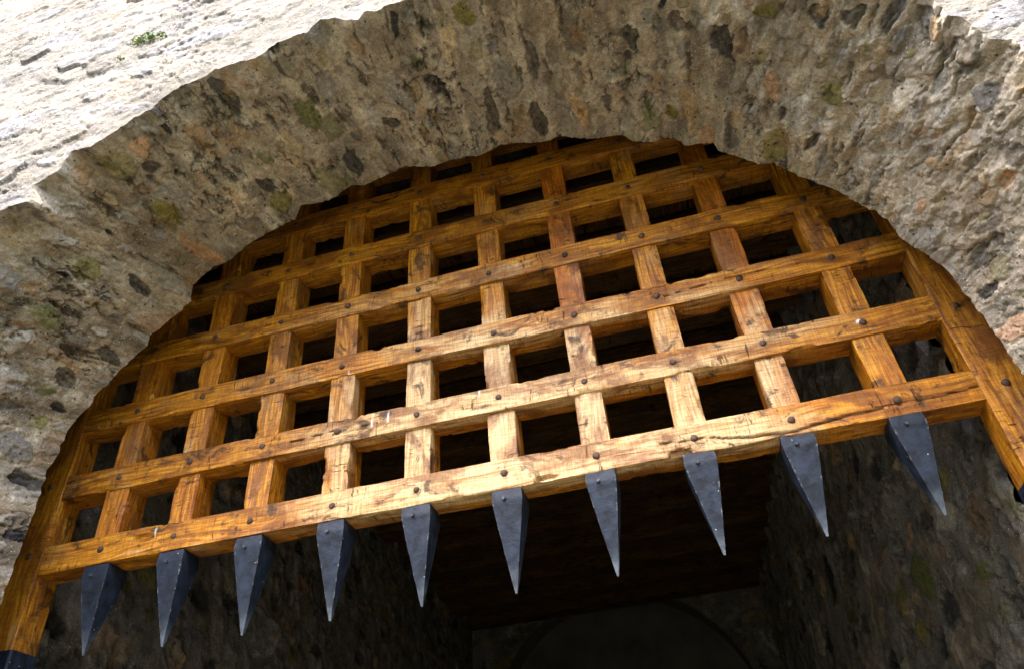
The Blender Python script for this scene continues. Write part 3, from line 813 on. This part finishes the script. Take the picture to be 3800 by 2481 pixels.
XS = np.array([-4.48019203, -3.49967836, -2.5027683, -1.51773332, -0.50611378, 0.48890492, 1.50474073, 2.51092907, 3.48601715, 4.51590939])
KT = np.array([-0.0079, -0.0056, 0.002, -0.0011, 0.0063, -0.002, 0.0012, -0.0049, -0.005, -0.0056])
ZS = np.array([0.00535, 0.96729, 1.93239, 2.93016, 3.89145, 4.85813, 5.82, 6.79])
RT = np.array([-0.0032, -0.0012, -0.0026, 0.001, -0.0028, -0.0001, 0.0, 0.0])
HW = [0.345, 0.325, 0.325, 0.32, 0.325, 0.33, 0.33, 0.33]
MARKS = {
    0: [('crack', [(2.162, -0.005), (2.481, -0.014), (2.693, -0.03), (2.801, -0.074), (3.005, -0.104), (3.271, -0.128), (3.492, -0.137), (3.979, -0.088), (4.422, -0.061), (4.911, -0.057), (5.28, -0.025)], 0.0042, [0.1, 0.4, 0.3, 0.7, 1.0, 1.0, 1.0, 0.9, 0.8, 0.6, 0.4]),
        ('knot', 3.018, 0.10, 0.022, 0.014, 0.9), ('knot', 2.254, 0.04, 0.024, 0.018, 0.6), ('chip', 2.35, -0.15, 0.045, 0.016), ('knot', -1.70, -0.09, 0.035, 0.013, 0.8),
        ('knot', 0.50, 0.09, 0.010, 0.014, 0.9), ('chip', -3.9, 0.06, 0.06, 0.02), ('chip', 0.95, -0.14, 0.05, 0.012), ('drip', -3.75, 0.16, 0.05)],
    1: [('knot', -2.978, 1.032, 0.040, 0.020, 0.9), ('drip', 0.268, 1.133, 0.80), ('drip', -0.863, 1.122, 0.95), ('drip', -1.066, 1.119, 0.93), ('spot', 4.50, 0.985, 0.009), ('crack', [(-2.2, 0.95), (-1.6, 0.99), (-1.0, 0.98)], 0.0018, [0.3, 1, 0.2])],
    2: [('drip', -1.42, 1.975, 1.78), ('drip', 0.06, 1.90, 1.80), ('crack', [(2.6, 1.90), (3.4, 1.97), (4.2, 1.95)], 0.0015, [0.3, 1, 0.2])],
    3: [('knot', 0.02, 2.93, 0.030, 0.012, 0.5), ('crack', [(-3, 2.9), (-2, 2.95), (-1.4, 2.93)], 0.0015, [0.3, 1, 0.2])],
}


def nail(x, z, parent, rad=0.0112, y=0.0, mat=None, name='nail_head'):
    """hand-forged, slightly domed irregular head"""
    n, rings = 12, 4
    V = []; s = rng.uniform(0.9, 1.1)
    ph = rng.uniform(0, 6.28)
    lob = 1 + 0.07 * np.sin(np.arange(n) / n * 2 * math.pi * 3 + ph) + rng.normal(0, 0.03, n)
    for k, (rf, yy) in enumerate([(1.05, 0.004), (1.0, -0.0035), (0.72, -0.0062), (0.30, -0.0074)]):
        for i in range(n):
            a_ = i / n * 2 * math.pi
            V.append((x + rad * s * rf * lob[i] * math.cos(a_), y + yy + rng.normal(0, 0.0003), z + rad * s * rf * lob[i] * math.sin(a_)))
    V.append((x, y - 0.0072, z))
    F = [[k * n + i, k * n + (i + 1) % n, (k + 1) * n + (i + 1) % n, (k + 1) * n + i] for k in range(rings - 1) for i in range(n)]
    T = [[(rings - 1) * n + i, (rings - 1) * n + (i + 1) % n, rings * n] for i in range(n)]
    return mesh_from(name, np.array(V), F, mat or M_NAIL, parent, tris=T)


PI_ = Matrix.Translation((0, 0, -ZH))


def attach(child, part):
    child.parent = part
    child.matrix_parent_inverse = Matrix.Identity(4)


PX0, PX1 = -5.275, 5.28
for j, z in enumerate(ZS):
    x0 = (PX0 - 0.05) * U; L = (PX1 - PX0 + 0.10) * U
    x0 = PX0 * U + 0.001; L = (PX1 - PX0) * U - 0.002
    stp = 0.0042 if j < 4 else 0.008
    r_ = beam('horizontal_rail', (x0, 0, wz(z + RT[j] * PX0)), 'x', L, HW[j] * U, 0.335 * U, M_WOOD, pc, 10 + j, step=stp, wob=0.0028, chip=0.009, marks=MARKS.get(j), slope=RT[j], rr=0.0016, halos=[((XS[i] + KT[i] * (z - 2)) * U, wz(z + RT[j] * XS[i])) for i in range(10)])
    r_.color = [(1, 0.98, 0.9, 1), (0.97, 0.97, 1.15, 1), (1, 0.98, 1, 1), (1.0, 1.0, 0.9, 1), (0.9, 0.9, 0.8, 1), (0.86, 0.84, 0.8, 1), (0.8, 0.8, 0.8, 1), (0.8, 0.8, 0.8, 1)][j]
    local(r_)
    if j < 7:
        for i in range(10):
            x_ = (XS[i] + KT[i] * (z - 2)) * U
            if j > 5 and not 3 <= i <= 7: continue
            nl = nail(x_ + rng.normal(0, 0.002), wz(z + RT[j] * XS[i]) + rng.normal(0, 0.002), None)
            attach(nl, r_)
vb = []
for i, x_ in enumerate(XS):
    zb = ZS[0] - 0.10
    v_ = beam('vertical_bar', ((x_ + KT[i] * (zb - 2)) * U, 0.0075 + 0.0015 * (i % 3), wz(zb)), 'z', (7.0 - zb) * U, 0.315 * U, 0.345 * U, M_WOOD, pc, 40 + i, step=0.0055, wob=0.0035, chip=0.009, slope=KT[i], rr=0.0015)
    v_.color = [(0.92, 0.82, 0.8, 1), (0.95, 0.86, 0.8, 1), (1, 1, 0.9, 1), (0.95, 0.93, 1, 1), (1, 1, 1, 1), (1, 0.98, 1, 1), (0.88, 0.66, 0.6, 1), (1, 1, 0.9, 1), (0.93, 0.76, 0.6, 1), (1, 0.97, 0.8, 1)][i]
    local(v_)
    vb.append(v_)
for sx, xi, seed in ((-1, PX0, 60), (1, PX1, 61)):
    w = 0.56
    p_ = beam('side_post', ((xi + sx * w / 2) * U, -0.002, wz(-1.0)), 'z', 8.0 * U, w * U, 0.36 * U, M_WOOD, pc, seed, step=0.0055, wob=0.003, chip=0.008, rr=0.004)
    p_.color = (0.95, 0.93, 0.8, 1)
    local(p_)
    for z in ZS[:5]:
        attach(nail((xi + sx * (0.20 + rng.uniform(-0.03, 0.03))) * U, wz(z + (0.12 if sx < 0 else -0.05) + rng.normal(0, 0.03)), None, 0.0105, y=-0.002), p_)
    # iron shoe
    cx = (xi + sx * w / 2) * U; hw = w * U / 2 + 0.004; y0, y1 = -0.006, 0.36 * U + 0.004
    zt, zb = wz(-1.0) + 0.001, wz(-1.42)
    bv = 0.006
    V = []
    for z_, ins in ((zt, 0.0), (zt - 0.002, 0.0), (zb + 0.05, 0.0), (zb, 0.018)):
        for (px, py) in ((-hw + bv + ins, y0 + ins), (hw - bv - ins, y0 + ins), (hw - ins, y0 + bv + ins), (hw - ins, y1 - bv - ins), (hw - bv - ins, y1 - ins), (-hw + bv + ins, y1 - ins), (-hw + ins, y1 - bv - ins), (-hw + ins, y0 + bv + ins)):
            V.append((cx + px, py, z_))
    F = [[k * 8 + i, (k + 1) * 8 + i, (k + 1) * 8 + (i + 1) % 8, k * 8 + (i + 1) % 8] for k in range(3) for i in range(8)]
    T = [[24, 24 + i + 1, 24 + i] for i in range(1, 7)] + [[0, i, i + 1] for i in range(1, 7)]
    n = len(V)
    sh = mesh_from('iron_shoe', np.array(V), F, M_IRON, None, {'edge': np.zeros(n), 'tip': np.zeros(n)}, smooth=False, tris=T)
    attach(sh, p_)


def spike(xc, tipz, seed, dx=0.0):
    """four-sided forged spike socketed under the bottom rail"""
    r = np.random.default_rng(seed)
    zt, zs, ztip = -0.165, -0.29, tipz
    hw = 0.166 + r.uniform(-0.006, 0.006)
    yc = 0.168; hd = 0.166
    nz, ne = 46, 13
    zl = np.concatenate([np.linspace(zt, zs, 7), np.linspace(zs, ztip, nz)[1:]])
    V, E, T = [], [], []
    for z in zl:
        f_ = 1.0 if z >= zs else max(0.0, (z - ztip) / (zs - ztip)); f_ = f_ * 0.94 + 0.06
        top = 1 - 0.05 * max(0, (z - zs) / (zt - zs)) ** 1.3 if z >= zs else 1.0
        if z < zs: f_ = f_ * (1 + 0.03 * math.sin(math.pi * f_))
        w_, d_ = hw * f_ * top, hd * f_ * top
        cx = xc + dx * (1 - f_)
        loop = []
        cor = [(-1, -1), (1, -1), (1, 1), (-1, 1)]
        for q in range(4):
            x0, y0 = cor[q]; x1, y1 = cor[(q + 1) % 4]
            for k in range(ne - 1):
                t = k / (ne - 1)
                px, py = x0 + (x1 - x0) * t, y0 + (y1 - y0) * t
                e_ = 1 if k == 0 else 0
                if e_: px *= 0.985; py *= 0.985
                loop.append((cx + w_ * px, yc + d_ * py, e_))
        for (px, py, e_) in loop:
            V.append((px * U, py * U, wz(z))); E.append(e_)
            T.append(max(0, min(1, 1 - (z - ztip) / 0.28)))
    V = np.array(V); n = (ne - 1) * 4
    V += 0.0007 * np.stack([fbm(V[:, 2] * 60 + seed, V[:, 0] * 60, V[:, 1] * 60, seed + q, 3) for q in range(3)], -1)
    nl = len(zl)
    F = [[k * n + i, (k + 1) * n + i, (k + 1) * n + (i + 1) % n, k * n + (i + 1) % n] for k in range(nl - 1) for i in range(n)]
    b0 = (nl - 1) * n
    Tr = [[b0, b0 + i + 1, b0 + i] for i in range(1, n - 1)] + [[0, i, i + 1] for i in range(1, n - 1)]
    E = np.array(E, float)
    o = mesh_from('iron_spike', V, F, M_IRON, pc, {'edge': E, 'tip': np.array(T)}, tris=Tr, smooth=True)
    o.data.set_sharp_from_angle(angle=math.radians(28))
    local(o)
    # square bolt near the top of the front face
    bx, bz = (xc - 0.03) * U, wz(-0.285)
    h_ = 0.0062; y0 = (yc - hd) * U + 0.003; y1 = y0 - 0.011
    a0 = r.uniform(0, 0.8)
    V = []
    for yy, s_ in ((y0, 1), (y1 + 0.002, 1), (y1, 0.75)):
        for k in range(6):
            a_ = a0 + k * math.pi / 3; V.append((bx + h_ * s_ * math.cos(a_), yy, bz + h_ * s_ * math.sin(a_)))
    F = [[k * 6 + i, k * 6 + (i + 1) % 6, (k + 1) * 6 + (i + 1) % 6, (k + 1) * 6 + i] for k in range(2) for i in range(6)]
    Tt = [[12, 12 + i, 12 + i + 1] for i in range(1, 5)]
    b = mesh_from('bolt', np.array(V), F, M_IRON, None, {'edge': np.full(18, 0.5), 'tip': np.full(18, 0.4)}, tris=Tt, smooth=False)
    attach(b, o)


TIPZ = [-1.13, -1.18, -1.20, -1.20, -1.21, -1.235, -1.23, -1.195, -1.18, -1.165]
for i, x_ in enumerate(XS):
    spike(x_ + KT[i] * (-2.4), TIPZ[i], 300 + i, dx=0.015 * math.sin(i * 2.1))

# ------------------------------------------------------------------ plants rooted in the sunlit wall
gl = NG('weed_leaf')
lr = gl.attr('lv', 'Fac')
gl.set(Base_Color=gl.ramp(lr, [(0.0, (0.045, 0.10, 0.02)), (0.55, (0.10, 0.19, 0.035)), (0.85, (0.20, 0.26, 0.05)), (1.0, (0.55, 0.42, 0.04))]), Roughness=0.6)


def plant(cx, cz, wid, hgt, n, seed, label):
    r = np.random.default_rng(seed)
    j = int(np.argmin((FACEV[:, 0] - cx) ** 2 + (FACEV[:, 2] - cz) ** 2)); y = float(FACEV[j, 1]) + 0.006
    t = thing('wall_plant', label, 'plant', (cx, y, cz), 'weeds growing from the sunlit wall')
    V, T, L = [], [], []
    SV, ST = [], []
    for k in range(n):
        a_ = r.uniform(0, 2 * math.pi); q = math.sqrt(r.uniform(0, 1))
        px = wid * q * math.cos(a_) * 0.5 + wid * 0.22 * (r.integers(0, 3) - 1); pz = hgt * q * math.sin(a_) * 0.5 - 0.12 * px
        py = -r.uniform(0.004, 0.035) * (1.2 - q)
        s = r.uniform(0.0035, 0.0075)
        d1 = r.normal(0, 1, 3); d1 /= np.linalg.norm(d1); d2 = np.cross(d1, r.normal(0, 1, 3)); d2 /= np.linalg.norm(d2)
        c = np.array([px, py, pz]); lv = r.uniform(0, 0.82) if r.random() > 0.06 else 1.0
        b = len(V)
        V += [c - d1 * s, c + d2 * s * 0.55, c + d1 * s, c - d2 * s * 0.55, c + np.cross(d1, d2) * s * 0.2]
        T += [(b, b + 1, b + 4), (b + 1, b + 2, b + 4), (b + 2, b + 3, b + 4), (b + 3, b, b + 4)]
        L += [lv] * 5
        if k % 5 == 0:
            b = len(SV); w = np.array([0.0007, 0, 0.0007]); z0 = np.array([px * 0.15, 0.012, pz * 0.1])
            SV += [z0 - w, z0 + w, c + w * 0.5, c - w * 0.5 + np.array([0, 0.0008, 0])]; ST += [(b, b + 1, b + 2), (b, b + 2, b + 3)]
    o = mesh_from('leaves', np.array(V), None, gl.m, t, {'lv': np.array(L)}, tris=T)
    o2 = mesh_from('stems', np.array(SV), None, gl.m, t, {'lv': np.full(len(SV), 0.7)}, tris=ST)
    return t


plant(-3.36 * U, wz(5.97), 0.135, 0.062, 330, 5, 'clump of small green leaves rooted in a crack of the sunlit wall')
plant(-3.66 * U, wz(5.63), 0.030, 0.020, 40, 6, 'tiny green tuft below and left of the larger leafy clump on the sunlit wall')

# ------------------------------------------------------------------ ground
gg = NG('gravel')
pg = gg.node('ShaderNodeTexCoord').outputs['Object']
gg.set(Base_Color=gg.ramp(gg.noise(pg, 3.0, 8, 0.7), [(0.3, (0.018, 0.022, 0.013)), (0.7, (0.038, 0.038, 0.026))]), Roughness=0.95, Normal=gg.bump(gg.noise(pg, 40, 4, 0.7), 0.6, 0.02))
ax = np.concatenate([-np.geomspace(600, 4, 12), np.linspace(-3.5, 3.5, 15), np.geomspace(4, 600, 12)])
gx, gy = np.meshgrid(ax, ax, indexing='ij')
gr = mesh_from('ground', np.stack([gx.ravel(), gy.ravel(), np.zeros(gx.size)], -1), grid_faces(len(ax), len(ax), True), gg.m)
gr['kind'] = 'structure'
# unseen slope added behind the camera to block low sky light from the gate
hm = NG('sky_blocker_green')
ph_ = hm.node('ShaderNodeTexCoord').outputs['Object']
hm.set(Base_Color=hm.ramp(hm.noise(ph_, 0.4, 8, 0.7), [(0.35, (0.022, 0.034, 0.014)), (0.65, (0.050, 0.062, 0.026))]), Roughness=0.9)
ta = np.radians(np.linspace(170, 370, 90)); tr = np.linspace(0, 1, 24)
TA, TR = np.meshgrid(ta, tr, indexing='ij')
rad_ = 13 + 28 * TR
hz = 20.0 * sstep(0, 0.75, TR) * (0.85 + 0.2 * fbm(TA * 4, TR * 2, 0, 140, 4)) - 0.05
mesh_from('sky_blocker_slope', np.stack([rad_ * np.cos(TA), rad_ * np.sin(TA) * 1.0, hz + 0.5 * fbm(TA * 30, TR * 12, 0, 141, 3) * TR], -1).reshape(-1, 3), grid_faces(90, 24, True), hm.m)['kind'] = 'structure'
# worn cobbles inside the passage, 4 mm above the gravel
gc = NG('dark_cobbles')
pg = gc.node('ShaderNodeTexCoord').outputs['Object']
vo = gc.node('ShaderNodeTexVoronoi', in_={'Vector': pg, 'Scale': 7.0})
gc.set(Base_Color=gc.mix(gc.mr(vo.outputs['Distance'], 0.3, 0.6), (0.075, 0.07, 0.06), (0.03, 0.026, 0.02)), Roughness=0.8, Normal=gc.bump(vo.outputs['Distance'], -0.6, 0.03))
vs = np.array([(-6.5 * U, YF, 0.004), (6.5 * U, YF, 0.004), (6.5 * U, YE + 0.3, 0.004), (-6.5 * U, YE + 0.3, 0.004)])
cb = mesh_from('passage_floor', vs, [[0, 1, 2, 3]], gc.m)
cb['kind'] = 'structure'
